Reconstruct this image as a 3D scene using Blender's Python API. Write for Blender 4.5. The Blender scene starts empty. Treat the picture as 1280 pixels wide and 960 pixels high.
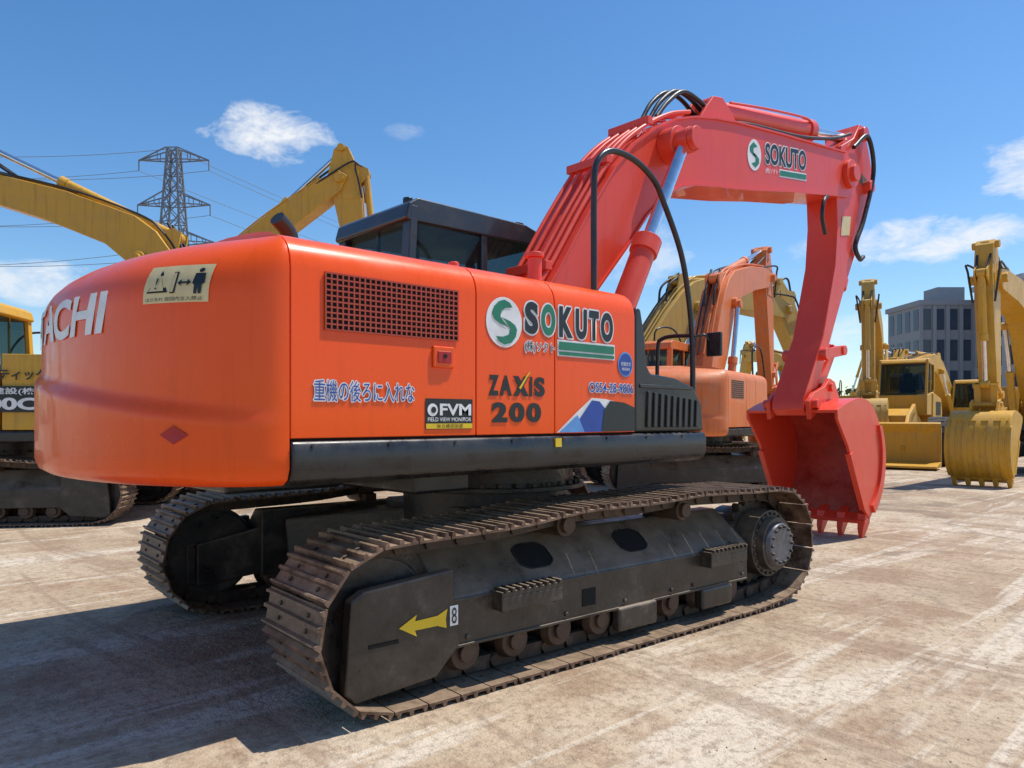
import bpy, math, random
import bmesh
from mathutils import Vector, Matrix
random.seed(7)
S=bpy.context.scene
COL=S.collection
rad=math.radians
# ------------------------------------------------------------------ materials
def newmat(name):
    m=bpy.data.materials.new(name); m.use_nodes=True
    nt=m.node_tree; b=nt.nodes['Principled BSDF']; return m,nt,b
def lnk(nt,a,b): nt.links.new(a,b)
def noise(nt,scale,detail=4,rough=.6,coord='Object',stretch=None,dist=0):
    tc=nt.nodes.new('ShaderNodeTexCoord'); n=nt.nodes.new('ShaderNodeTexNoise')
    n.inputs['Scale'].default_value=scale; n.inputs['Detail'].default_value=detail
    n.inputs['Roughness'].default_value=rough; n.inputs['Distortion'].default_value=dist
    if stretch:
        mp=nt.nodes.new('ShaderNodeMapping'); mp.inputs['Scale'].default_value=stretch[:3]
        if len(stretch)>3: mp.inputs['Rotation'].default_value=(0,0,rad(stretch[3]))
        lnk(nt,tc.outputs[coord],mp.inputs['Vector']); lnk(nt,mp.outputs[0],n.inputs['Vector'])
    else: lnk(nt,tc.outputs[coord],n.inputs['Vector'])
    return n.outputs['Fac']
def ramp(nt,fac,stops):
    r=nt.nodes.new('ShaderNodeValToRGB'); e=r.color_ramp.elements
    e[0].position=stops[0][0]; e[0].color=(*stops[0][1],1)
    e[1].position=stops[-1][0]; e[1].color=(*stops[-1][1],1)
    for p,c in stops[1:-1]:
        x=e.new(p); x.color=(*c,1)
    lnk(nt,fac,r.inputs[0]); return r.outputs[0]
def g(v): return (v,v,v)
def mixc(nt,fac,a,b,mode='MIX'):
    m=nt.nodes.new('ShaderNodeMix'); m.data_type='RGBA'; m.blend_type=mode
    for sock,val in ((m.inputs[0],fac),(m.inputs[6],a),(m.inputs[7],b)):
        if isinstance(val,(int,float)): sock.default_value=val
        elif isinstance(val,tuple): sock.default_value=(*val[:3],1)
        else: lnk(nt,val,sock)
    return m.outputs[2]
def bump(nt,b,h,strength=.3,dist=.01):
    n=nt.nodes.new('ShaderNodeBump'); n.inputs['Strength'].default_value=strength; n.inputs['Distance'].default_value=dist
    lnk(nt,h,n.inputs['Height']); lnk(nt,n.outputs[0],b.inputs['Normal'])
def updust(nt,c,f,amount,dustcol):
    ge=nt.nodes.new('ShaderNodeNewGeometry'); sp=nt.nodes.new('ShaderNodeSeparateXYZ'); lnk(nt,ge.outputs['Normal'],sp.inputs[0])
    m=nt.nodes.new('ShaderNodeMath'); m.operation='MULTIPLY_ADD'; m.inputs[1].default_value=.55; lnk(nt,sp.outputs['Z'],m.inputs[0]); lnk(nt,f,m.inputs[2])
    return mixc(nt,ramp(nt,m.outputs[0],[(.55,g(0)),(1.0,g(amount))]),c,dustcol)
def paint(name,col,rough=.32,dirt=.25,dust=(.35,.27,.2),coat=.35,scale=2.5,streak=.0,wav=True,spec=.5):
    m,nt,b=newmat(name)
    f=noise(nt,scale,5,.7)
    d=ramp(nt,f,[(.48,g(0)),(.8,g(dirt))])
    c=mixc(nt,d,col,dust)
    if streak:
        s=noise(nt,3.0,4,.65,stretch=(6,6,.35))
        c=mixc(nt,ramp(nt,s,[(.52,g(0)),(.75,g(streak))]),c,tuple(x*.4 for x in col))
    lnk(nt,c,b.inputs['Base Color'])
    r=ramp(nt,f,[(.35,g(rough)),(.8,g(min(1,rough+.3)))])
    lnk(nt,r,b.inputs['Roughness']); b.inputs['Specular IOR Level'].default_value=spec
    b.inputs['Coat Weight'].default_value=coat; b.inputs['Coat Roughness'].default_value=.03
    if wav: bump(nt,b,noise(nt,2.4,1,.5),.14,.02)
    return m
def grimy(name,c1,c2,scale=6,rough=.7,metal=0,bs=.4,bscale=30,dust=0,dcol=(.34,.26,.18)):
    m,nt,b=newmat(name)
    f=noise(nt,scale,5,.7)
    c=ramp(nt,f,[(.35,c1),(.7,c2)])
    if dust: c=updust(nt,c,f,dust,dcol)
    lnk(nt,c,b.inputs['Base Color'])
    lnk(nt,ramp(nt,f,[(.35,g(max(.05,rough-.18))),(.7,g(min(1,rough+.18)))]),b.inputs['Roughness']); b.inputs['Metallic'].default_value=metal
    if bs>.2: bump(nt,b,noise(nt,bscale,2,.6),bs,.006)
    return m
def flat(name,col,rough=.5,metal=0):
    m,nt,b=newmat(name)
    f=noise(nt,9,2,.6); lnk(nt,mixc(nt,ramp(nt,f,[(.4,g(0)),(.8,g(1))]),col,tuple(x*.8 for x in col)),b.inputs['Base Color'])
    b.inputs['Roughness'].default_value=rough; b.inputs['Metallic'].default_value=metal
    return m
M={}
M['orange']=paint('orange_paint',(.90,.092,.002),.22,.03,(.55,.22,.08),.25,2.5,.16,True,.28)
M['grillepaint']=paint('grille_paint',(.40,.04,.004),.4,.1,wav=False)
M['red']=paint('red_boom_paint',(.79,.066,.030),.32,.07,(.65,.32,.25),.25,2.5,.16,True,.4)
M['black']=grimy('black_paint',(.016,.016,.017),(.042,.040,.038),4,.34,0,.1,20)
M['frame']=grimy('dusty_black_frame',(.014,.013,.012),(.075,.058,.045),3.4,.42,0,.4,25,.6)
M['shoe']=grimy('worn_track_steel',(.055,.030,.020),(.29,.18,.12),8,.5,.15,.6,35,.6,(.40,.29,.19))
M['chain']=grimy('greasy_chain',(.02,.015,.012),(.10,.062,.042),9,.6,.2,.1,30,.5)
M['roller']=grimy('rusty_roller',(.045,.028,.02),(.13,.08,.052),6,.6,.2,.4,25)
M['chrome']=flat('chrome_rod',(.75,.76,.78),.18,.95)
M['rubber']=grimy('rubber_hose',(.015,.015,.015),(.03,.03,.03),10,.45,0,.1,30)
M['dark']=flat('dark_interior',(.012,.012,.012),.8)
M['hole']=flat('hole_dark',(.004,.004,.004),.9)
M['cabframe']=paint('cab_black_paint',(.024,.031,.036),.3,.15,wav=False)
M['yellow']=paint('yellow_paint',(.64,.34,.025),.42,.5,(.36,.26,.15),.1,3,.5,False)
M['yellow2']=paint('faded_yellow_paint',(.54,.33,.06),.5,.6,(.38,.29,.19),.1,3,.5,False)
M['oldorange']=paint('faded_orange_paint',(.70,.18,.04),.42,.55,(.42,.30,.2),.1,3,.5,False)
M['bucketin']=grimy('bucket_inside',(.36,.035,.022),(.62,.075,.045),4,.5,0,.1,20,.4)
M['white']=flat('decal_white',(.82,.82,.8),.4)
M['dblack']=flat('decal_black',(.015,.02,.02),.4)
M['green']=flat('decal_green',(.02,.20,.11),.4)
M['blue']=flat('decal_blue',(.02,.07,.36),.4)
M['lblue']=flat('decal_light_blue',(.12,.33,.7),.4)
M['cream']=flat('decal_cream',(.75,.60,.30),.45)
M['dred']=flat('decal_red',(.45,.012,.012),.4)
M['dyellow']=flat('decal_yellow',(.8,.55,.02),.4)
M['tyre']=grimy('tyre',(.02,.02,.02),(.06,.05,.045),5,.8,0,.1,20)
M['hub']=grimy('hub_cover',(.09,.09,.10),(.2,.2,.21),8,.5,.3,.1)
m,nt,b=newmat('tinted_glass'); b.inputs['Base Color'].default_value=(.01,.02,.022,1); b.inputs['Roughness'].default_value=.03
tr=nt.nodes.new('ShaderNodeBsdfTransparent'); tr.inputs[0].default_value=(.5,.62,.62,1)
mx=nt.nodes.new('ShaderNodeMixShader'); mx.inputs[0].default_value=.5
lnk(nt,tr.outputs[0],mx.inputs[1]); lnk(nt,b.outputs[0],mx.inputs[2]); lnk(nt,mx.outputs[0],nt.nodes['Material Output'].inputs[0])
M['glass']=m
# ground
m,nt,b=newmat('ground_mat')
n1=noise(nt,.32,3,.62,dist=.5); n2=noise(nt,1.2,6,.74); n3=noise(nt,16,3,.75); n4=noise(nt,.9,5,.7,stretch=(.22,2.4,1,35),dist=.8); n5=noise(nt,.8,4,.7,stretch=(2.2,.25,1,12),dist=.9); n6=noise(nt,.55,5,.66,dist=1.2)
c=ramp(nt,n1,[(.32,(.36,.26,.165)),(.48,(.50,.385,.26)),(.66,(.58,.48,.355))])
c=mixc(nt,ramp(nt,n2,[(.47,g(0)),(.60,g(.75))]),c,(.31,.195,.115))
c=mixc(nt,ramp(nt,n4,[(.52,g(0)),(.58,g(.7))]),c,(.66,.575,.455))
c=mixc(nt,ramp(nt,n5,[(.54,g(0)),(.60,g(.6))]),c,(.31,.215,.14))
c=mixc(nt,ramp(nt,n6,[(.56,g(0)),(.63,g(.65))]),c,(.20,.145,.10))  # broad dark stains, painted deeper to stand in for shadow on the ground
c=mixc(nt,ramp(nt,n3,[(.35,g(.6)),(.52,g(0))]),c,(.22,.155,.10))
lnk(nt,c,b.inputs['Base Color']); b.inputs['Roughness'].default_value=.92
bump(nt,b,noise(nt,3.0,6,.78),.9,.06)
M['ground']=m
M['concrete']=flat('facade_grey',(.26,.28,.31),.8)
M['facade2']=flat('facade_light',(.40,.42,.45),.8)
M['winglass']=flat('window_dark',(.04,.06,.09),.15)
M['steel']=flat('galvanised_steel',(.20,.22,.25),.6,.3)
M['stone']=flat('stones_mat',(.38,.29,.20),.9)
M['leaf']=flat('foliage_mat',(.07,.11,.04),.8)
# ------------------------------------------------------------------ mesh builder
class MB:
    def __init__(s): s.v=[]; s.f=[]; s.m=[]
    def add(s,vs,fs,mi=0):
        o=len(s.v); s.v+= [tuple(v) for v in vs]; s.f+=[tuple(i+o for i in f) for f in fs]; s.m+=[mi]*len(fs); return s
    def box(s,a,b,mi=0):
        x0,y0,z0=a; x1,y1,z1=b
        vs=[(x0,y0,z0),(x1,y0,z0),(x1,y1,z0),(x0,y1,z0),(x0,y0,z1),(x1,y0,z1),(x1,y1,z1),(x0,y1,z1)]
        return s.add(vs,[(0,3,2,1),(4,5,6,7),(0,1,5,4),(1,2,6,5),(2,3,7,6),(3,0,4,7)],mi)
    def beam(s,p0,p1,w,h=None,mi=0,up=Vector((0,0,1))):
        h=h or w; p0=Vector(p0); p1=Vector(p1); d=(p1-p0).normalized()
        if abs(d.dot(up))>.98: up=Vector((0,1,0))
        a=d.cross(up).normalized()*w/2; c=a.cross(d).normalized()*h/2
        vs=[p0-a-c,p0+a-c,p0+a+c,p0-a+c,p1-a-c,p1+a-c,p1+a+c,p1-a+c]
        return s.add(vs,[(0,1,2,3),(7,6,5,4),(0,4,5,1),(1,5,6,2),(2,6,7,3),(3,7,4,0)],mi)
    def cyl(s,p0,p1,r,r1=None,n=20,mi=0):
        r1=r if r1 is None else r1
        p0=Vector(p0); p1=Vector(p1); d=(p1-p0).normalized()
        up=Vector((0,0,1)) if abs(d.z)<.9 else Vector((0,1,0))
        a=d.cross(up).normalized(); c=a.cross(d)
        vs=[]
        for i in range(n):
            t=2*math.pi*i/n; q=a*math.cos(t)+c*math.sin(t); vs.append(p0+q*r)
        for i in range(n):
            t=2*math.pi*i/n; q=a*math.cos(t)+c*math.sin(t); vs.append(p1+q*r1)
        fs=[(i,(i+1)%n,n+(i+1)%n,n+i) for i in range(n)]+[tuple(range(n-1,-1,-1)),tuple(range(n,2*n))]
        return s.add(vs,fs,mi)
    def ext(s,pts,vec,mi=0):
        n=len(pts); vec=Vector(vec); a=[Vector(p) for p in pts]; b=[p+vec for p in a]
        fs=[tuple(range(n)),tuple(range(2*n-1,n-1,-1))]+[(i,n+i,n+(i+1)%n,(i+1)%n) for i in range(n)]
        return s.add(a+b,fs,mi)
    def xz(s,pts,y0,y1,mi=0): return s.ext([(p[0],y0,p[1]) for p in pts],(0,y1-y0,0),mi)
    def yz(s,pts,x0,x1,mi=0): return s.ext([(x0,p[0],p[1]) for p in pts],(x1-x0,0,0),mi)
    def build(s,name,parent,mats,bevel=0,seg=2,ang=35,smooth=True,recalc=True):
        me=bpy.data.meshes.new(name); me.from_pydata(s.v,[],s.f)
        if not isinstance(mats,(list,tuple)): mats=[mats]
        for k in mats: me.materials.append(M[k])
        me.polygons.foreach_set('material_index',s.m)
        if recalc:
            bm=bmesh.new(); bm.from_mesh(me); bmesh.ops.recalc_face_normals(bm,faces=bm.faces); bm.to_mesh(me); bm.free()
        if smooth:
            me.polygons.foreach_set('use_smooth',[True]*len(me.polygons))
            if not bevel: me.set_sharp_from_angle(angle=rad(ang))
        o=bpy.data.objects.new(name,me); COL.objects.link(o)
        if bevel:
            md=o.modifiers.new('bevel','BEVEL'); md.width=bevel; md.segments=seg; md.limit_method='ANGLE'; md.angle_limit=rad(30); md.harden_normals=True
        if parent is not None: setp(o,parent)
        return o
INV={}
def setp(o,parent):
    o.parent=parent
    if parent.name in INV: o.matrix_parent_inverse=INV[parent.name]
def root(name,loc=(0,0,0),rz=0,worldcoords=False,parent=None,sc=1):
    e=bpy.data.objects.new(name,None); COL.objects.link(e); e.location=loc; e.rotation_euler=(0,0,rz); e.scale=(sc,sc,sc); e.empty_display_size=.3
    if worldcoords: INV[e.name]=Matrix.Translation(Vector(loc)).inverted()
    if parent: setp(e,parent)
    return e
def catmull(pts,k=8):
    P=[Vector(p) for p in pts]; P=[P[0]*2-P[1]]+P+[P[-1]*2-P[-2]]; out=[]
    for i in range(1,len(P)-2):
        for j in range(k):
            t=j/k; a,b,c,d=P[i-1:i+3]
            out.append(.5*((2*b)+(c-a)*t+(2*a-5*b+4*c-d)*t*t+(3*b-a-3*c+d)*t**3))
    out.append(P[-2]); return out
def tube(name,pts,r,mat,parent,sm=True,k=8):
    if sm: pts=catmull(pts,k)
    cu=bpy.data.curves.new(name,'CURVE'); cu.dimensions='3D'; cu.bevel_depth=r; cu.bevel_resolution=3; cu.use_fill_caps=True
    sp=cu.splines.new('POLY'); sp.points.add(len(pts)-1)
    for i,p in enumerate(pts): sp.points[i].co=(*p,1)
    cu.materials.append(M[mat]); o=bpy.data.objects.new(name,cu); COL.objects.link(o); setp(o,parent); return o
def textmesh(body,bold,shear):
    cu=bpy.data.curves.new('c','FONT'); cu.body=body; cu.size=1; cu.offset=bold; cu.shear=shear; cu.resolution_u=5
    t=bpy.data.objects.new('t',cu); COL.objects.link(t); bpy.context.view_layer.update()
    me=bpy.data.meshes.new_from_object(t.evaluated_get(bpy.context.evaluated_depsgraph_get()))
    bpy.data.objects.remove(t); return me
def label(name,body,parent,mapper,x0,x1,z0,z1,mat,bold=0.0,shear=0):
    me=textmesh(body,bold,shear)
    xs=[v.co.x for v in me.vertices]; ys=[v.co.y for v in me.vertices]
    ax,bx,ay,by=min(xs),max(xs),min(ys),max(ys)
    for v in me.vertices:
        sx=x0+(v.co.x-ax)/(bx-ax+1e-9)*(x1-x0); sz=z0+(v.co.y-ay)/(by-ay+1e-9)*(z1-z0)
        v.co=Vector(mapper(sx,sz))
    me.materials.clear(); me.materials.append(M[mat])
    for p in me.polygons: p.material_index=0
    me.name=name; o=bpy.data.objects.new(name,me); COL.objects.link(o); setp(o,parent); return o
def outlined(name,body,parent,mk,x0,x1,z0,z1,mat,edge,bold=0.0,base=.003):
    for k in range(8):
        dx=edge*math.cos(k*math.pi/4); dz=edge*math.sin(k*math.pi/4)
        label(name+'_edge',body,parent,mk(base+.00015*k),x0+dx,x1+dx,z0+dz,z1+dz,'white',bold)
    label(name,body,parent,mk(base+.003),x0,x1,z0,z1,mat,bold)
def patch(name,parent,mapper,pts,mat):
    me=bpy.data.meshes.new(name); me.from_pydata([mapper(*p) for p in pts],[],[tuple(range(len(pts)))])
    me.materials.append(M[mat]); o=bpy.data.objects.new(name,me); COL.objects.link(o); setp(o,parent); return o
def disc(cx,cz,rx,rz,n=28,a0=0): return [(cx+rx*math.cos(2*math.pi*i/n+a0),cz+rz*math.sin(2*math.pi*i/n+a0)) for i in range(n)]
# ------------------------------------------------------------------ counterweight
TOPP=[(2.06,0),(2.11,.008),(2.15,.025),(2.18,.05),(2.205,.085),(2.222,.13)]
def sst(t): t=max(0,min(1,t)); return t*t*(3-2*t)
def cw_xy(y,z=1.9,ins=0,W=1.35,R=2.8,xb=-2.16):
    W2=W-ins; R2=R-ins; s=min(1,abs(y)/W2); k=math.sqrt(max(0,1-s**7))
    zc=1.60+.16*(y/1.35)
    bulge=.035*sst((zc-z)/.07)
    top=.0 if z<1.92 else .034*((z-1.92)/.12)**2
    return xb-(math.sqrt(R2*R2-y*y)+xb+bulge-.015-top)*k
def counterweight(parent,mat,cx=0,cy=0,N=64,xb=-2.16):
    lv=[(1.10,.10),(1.105,.06),(1.13,.02),(1.18,0)]+[(1.24+.02*i,0) for i in range(38)]+[(2.02,0)]+TOPP+[(2.235,.17),(2.25,.22)]
    mb=MB(); rings=[]
    for z,ins in lv:
        ring=[]
        for i in range(N+1):
            th=-math.pi/2+math.pi*i/N; y=(1.35-ins)*math.sin(th)
            ring.append((cx+cw_xy(y,z,ins),cy+y,z))
        rings.append(ring)
    base=rings[-1]
    for z,f in((2.275,.85),(2.30,.6),(2.312,.3)):
        rings.append([(cx+xb+(p[0]-cx-xb)*f,cy+(p[1]-cy)*f,z) for p in base])
    n=N+1; vs=[p for r in rings for p in r]; fs=[]
    for k in range(len(rings)-1):
        for i in range(n):
            j=(i+1)%n; fs.append((k*n+i,k*n+j,(k+1)*n+j,(k+1)*n+i))
    fs.append(tuple(range(n-1,-1,-1))); fs.append(tuple((len(rings)-1)*n+i for i in range(n)))
    mb.add(vs,fs); return mb.build('counterweight',parent,mat,0,ang=50)
# ------------------------------------------------------------------ undercarriage
def trackpath():
    P=[(-1.5,.035),(1.25,.035)]
    for a in range(-75,91,11): P.append((1.66+.405*math.cos(rad(a)),.455+.405*math.sin(rad(a))))
    P+=[(1.25,.865),(.7,.885),(.2,.862),(-.4,.868),(-.9,.82),(-1.3,.81)]
    for a in range(95,266,11): P.append((-1.67+.385*math.cos(rad(a)),.42+.385*math.sin(rad(a))))
    return P
def track(name,parent,y0,y1,n=49,mat='shoe'):
    P=[Vector(p) for p in trackpath()]; P.append(P[0]); L=[0]
    for i in range(1,len(P)): L.append(L[-1]+(P[i]-P[i-1]).length)
    tot=L[-1]; p=tot/n
    def at(s):
        s%=tot
        for i in range(1,len(P)):
            if L[i]>=s:
                t=(s-L[i-1])/(L[i]-L[i-1]); return P[i-1].lerp(P[i],t)
        return P[-1]
    h=p/2-.004
    prof=[(-h,0),(h,0),(h,.012),(h-.008,.034),(h-.018,.034),(h-.026,.012),(.014,.012),(.008,.034),(-.008,.034),(-.014,.012),(-h+.034,.012),(-h+.026,.034),(-h+.014,.034),(-h+.008,.012),(-h,.012)]
    mb=MB()
    for k in range(n):
        a=at(k*p); b_=at((k+1)*p); T=(b_-a).normalized(); Nn=Vector((T.y,-T.x)); c=(a+b_)/2
        f=lambda t,q:(c.x+T.x*t+Nn.x*q, c.y+T.y*t+Nn.y*q)
        jy=random.uniform(-.005,.005)
        mb.xz([f(*q) for q in prof],y0+jy,y1+jy,0)
        ym=(y0+y1)/2
        for sy in (-1,1):
            mb.xz([f(-h-.01,-.01),(f(h-.03,-.01)),f(h-.02,-.085),f(-h-.02,-.085)],ym+sy*.075-.02,ym+sy*.075+.02,1)
            for t_ in(-.035,.035): mb.cyl((f(t_,.0)[0],ym+sy*.15,f(t_,-.004)[1]),(f(t_,.02)[0],ym+sy*.15,f(t_,.022)[1]),.012,n=6,mi=1)
        q=f(h,-.05); mb.cyl((q[0],ym-.11,q[1]),(q[0],ym+.11,q[1]),.03,n=8,mi=1)
    return mb.build(name,parent,[mat,'chain'],0,ang=30)
def sideframe(parent,s,hi=True):
    o=lambda y:s*y
    mb=MB()
    mb.yz([(o(1.40),.23),(o(1.40),.49),(o(1.12),.72),(o(.98),.72),(o(.98),.23)],-1.35,1.33)
    mb.build('track_side_frame',parent,'frame',.015)
    mb=MB()
    mb.xz([(-1.90,.14),(-1.87,.56),(-1.80,.60),(-1.30,.64),(-1.26,.25),(-1.40,.12),(-1.84,.09)],o(1.42),o(1.35))
    mb.xz([(-1.80,.2),(-1.8,.5),(-1.25,.6),(-1.25,.25)],o(1.06),o(1.02))
    mb.box((-1.85,min(o(1.10),o(1.36)),.20),(-1.78,max(o(1.10),o(1.36)),.50))
    mb.build('idler_guard',parent,'frame',.012)
    mb=MB(); ym=1.2
    mb.cyl((-1.67,o(ym-.09),.42),(-1.67,o(ym+.09),.42),.30,n=40); mb.cyl((-1.67,o(ym-.035),.42),(-1.67,o(ym+.035),.42),.335,n=40)
    mb.build('idler_wheel',parent,'frame',.006)
    mb=MB(); pts=[]
    for i in range(84):
        a=2*math.pi*i/84; r=.345 if i%4 in(0,1) else .30
        pts.append((1.66+r*math.cos(a),.455+r*math.sin(a)))
    mb.xz(pts,o(ym-.03),o(ym+.03)); mb.build('drive_sprocket',parent,'frame')
    mb=MB()
    mb.cyl((1.66,o(.95),.455),(1.66,o(1.38),.455),.25,n=36); mb.cyl((1.66,o(1.38),.455),(1.66,o(1.44),.455),.20,n=36)
    mb.cyl((1.66,o(1.44),.455),(1.66,o(1.475),.455),.17,.155,n=36,mi=1)
    for i in range(14):
        a=2*math.pi*i/14; x=1.66+.135*math.cos(a); z=.455+.135*math.sin(a); mb.cyl((x,o(1.474),z),(x,o(1.492),z),.013,n=6,mi=0)
    for i in range(24):
        a=2*math.pi*i/24; x=1.66+.225*math.cos(a); z=.455+.225*math.sin(a); mb.cyl((x,o(1.379),z),(x,o(1.395),z),.012,n=6,mi=0)
    mb.build('travel_motor',parent,['frame','hub'],.004)
    mb=MB()
    for i in range(8):
        x=-1.18+i*.335
        mb.cyl((x,o(1.03),.185),(x,o(1.10),.185),.105,n=20); mb.cyl((x,o(1.10),.185),(x,o(1.30),.185),.075,n=20); mb.cyl((x,o(1.30),.185),(x,o(1.36),.185),.105,.09,n=20); mb.cyl((x,o(1.36),.185),(x,o(1.385),.185),.05,n=12)
    for x in(-.42,.68):
        mb.cyl((x,o(1.08),.775),(x,o(1.32),.775),.072,n=20); mb.cyl((x,o(1.32),.775),(x,o(1.35),.775),.05,n=12); mb.box((x-.05,min(o(1.0),o(1.1)),.6),(x+.05,max(o(1.0),o(1.1)),.78))
    mb.build('rollers',parent,'roller',.005)
    if hi:
        mb=MB()
        for (xa,xb) in((-1.05,-.62),(.75,1.17)):
            lo_,hi_=sorted((o(1.40),o(1.50)))
            mb.box((xa,lo_,.47),(xb,hi_,.50))
            l2,h2=sorted((o(1.485),o(1.50))); mb.box((xa,l2,.40),(xb,h2,.47))
            for i in range(9):
                x=xa+(xb-xa)*(i+.5)/9; l3,h3=sorted((o(1.41),o(1.512))); mb.box((x-.010,l3,.495),(x+.010,h3,.518))
            for x in(xa+.02,xb-.05): l4,h4=sorted((o(1.40),o(1.49))); mb.box((x,l4,.39),(x+.03,h4,.475))
        mb.build('foot_steps',parent,'frame',.004)
        for kk,(xa,xb) in enumerate(((-.76,-.50),(.08,.34))):
            def el(sc,off):
                pts=[]
                for k in range(24):
                    a=2*math.pi*k/24; u=max(-1,min(1,1.12*math.cos(a)))*sc; w_=max(-1,min(1,1.12*math.sin(a)))*sc
                    t=.52+.26*w_; yy=1.40-.28*t+off*.63; zz=.49+.23*t+off*.77
                    pts.append(((xa+xb)/2+(xb-xa)/2*u,o(yy),zz))
                return pts
            mb=MB(); A_=el(1.0,.0); B_=el(1.0,.006); C_=el(.92,.006); D_=el(.92,.003)
            n=24; mb.add(A_+B_+C_+D_,[(q*n+i,q*n+(i+1)%n,(q+1)*n+(i+1)%n,(q+1)*n+i) for q in range(3) for i in range(n)]); mb.build('opening_rim',parent,'black')
            mb=MB(); mb.add(el(.93,.0035),[tuple(range(24))]); mb.build('frame_opening',parent,'hole',recalc=False)
        mb=MB(); l,h_=sorted((o(1.401),o(1.404))); mb.box((-.37,l,.30),(-.26,h_,.40)); mb.build('frame_window',parent,'hole')
        mb=MB(); l,h_=sorted((o(1.36),o(1.43)))
        mb.box((-.08,l,.10),(.28,h_,.25)); mb.box((.75,l,.10),(1.1,h_,.24)); mb.build('roller_guard',parent,'frame',.02)
        mb=MB()
        l,h_=sorted((o(1.399),o(1.412)))
        for x in(-1.2,-.5,.0,.45,.68,1.25): mb.cyl((x,l,.28),(x,h_,.28),.014,n=6)
        mb.box((-1.30,l,.235),(1.30,h_,.25)); mb.box((-1.30,l,.47),(1.30,h_,.482))
        mb.build('frame_weld_edges',parent,'frame',.003)
def undercarriage(parent,hi=False,shoemat='shoe'):
    for s,nm in((-1,'track_right'),(1,'track_left')):
        ys=sorted((s*.9,s*1.5)); track(nm,parent,ys[0],ys[1],49,shoemat)
        sideframe(parent,s,hi)
    mb=MB()
    mb.cyl((0,0,.45),(0,0,.92),.62,n=32); mb.box((-.55,-.55,.42),(.55,.55,.80))
    for sx in(-1,1):
        for sy in(-1,1):
            mb.beam((sx*.35,sy*.35,.60),(sx*1.05,sy*1.05,.50),.42,.30)
    mb.build('centre_frame',parent,'frame',.02)
    mb=MB(); mb.cyl((0,0,.92),(0,0,1.12),.66,n=40)
    for i in range(36):
        a=2*math.pi*i/36; mb.cyl((.70*math.cos(a),.70*math.sin(a),.93),(.70*math.cos(a),.70*math.sin(a),.96),.018,n=6)
    mb.cyl((0,0,.90),(0,0,.93),.74,n=40)
    mb.build('swing_bearing',parent,'frame',.006)
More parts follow.
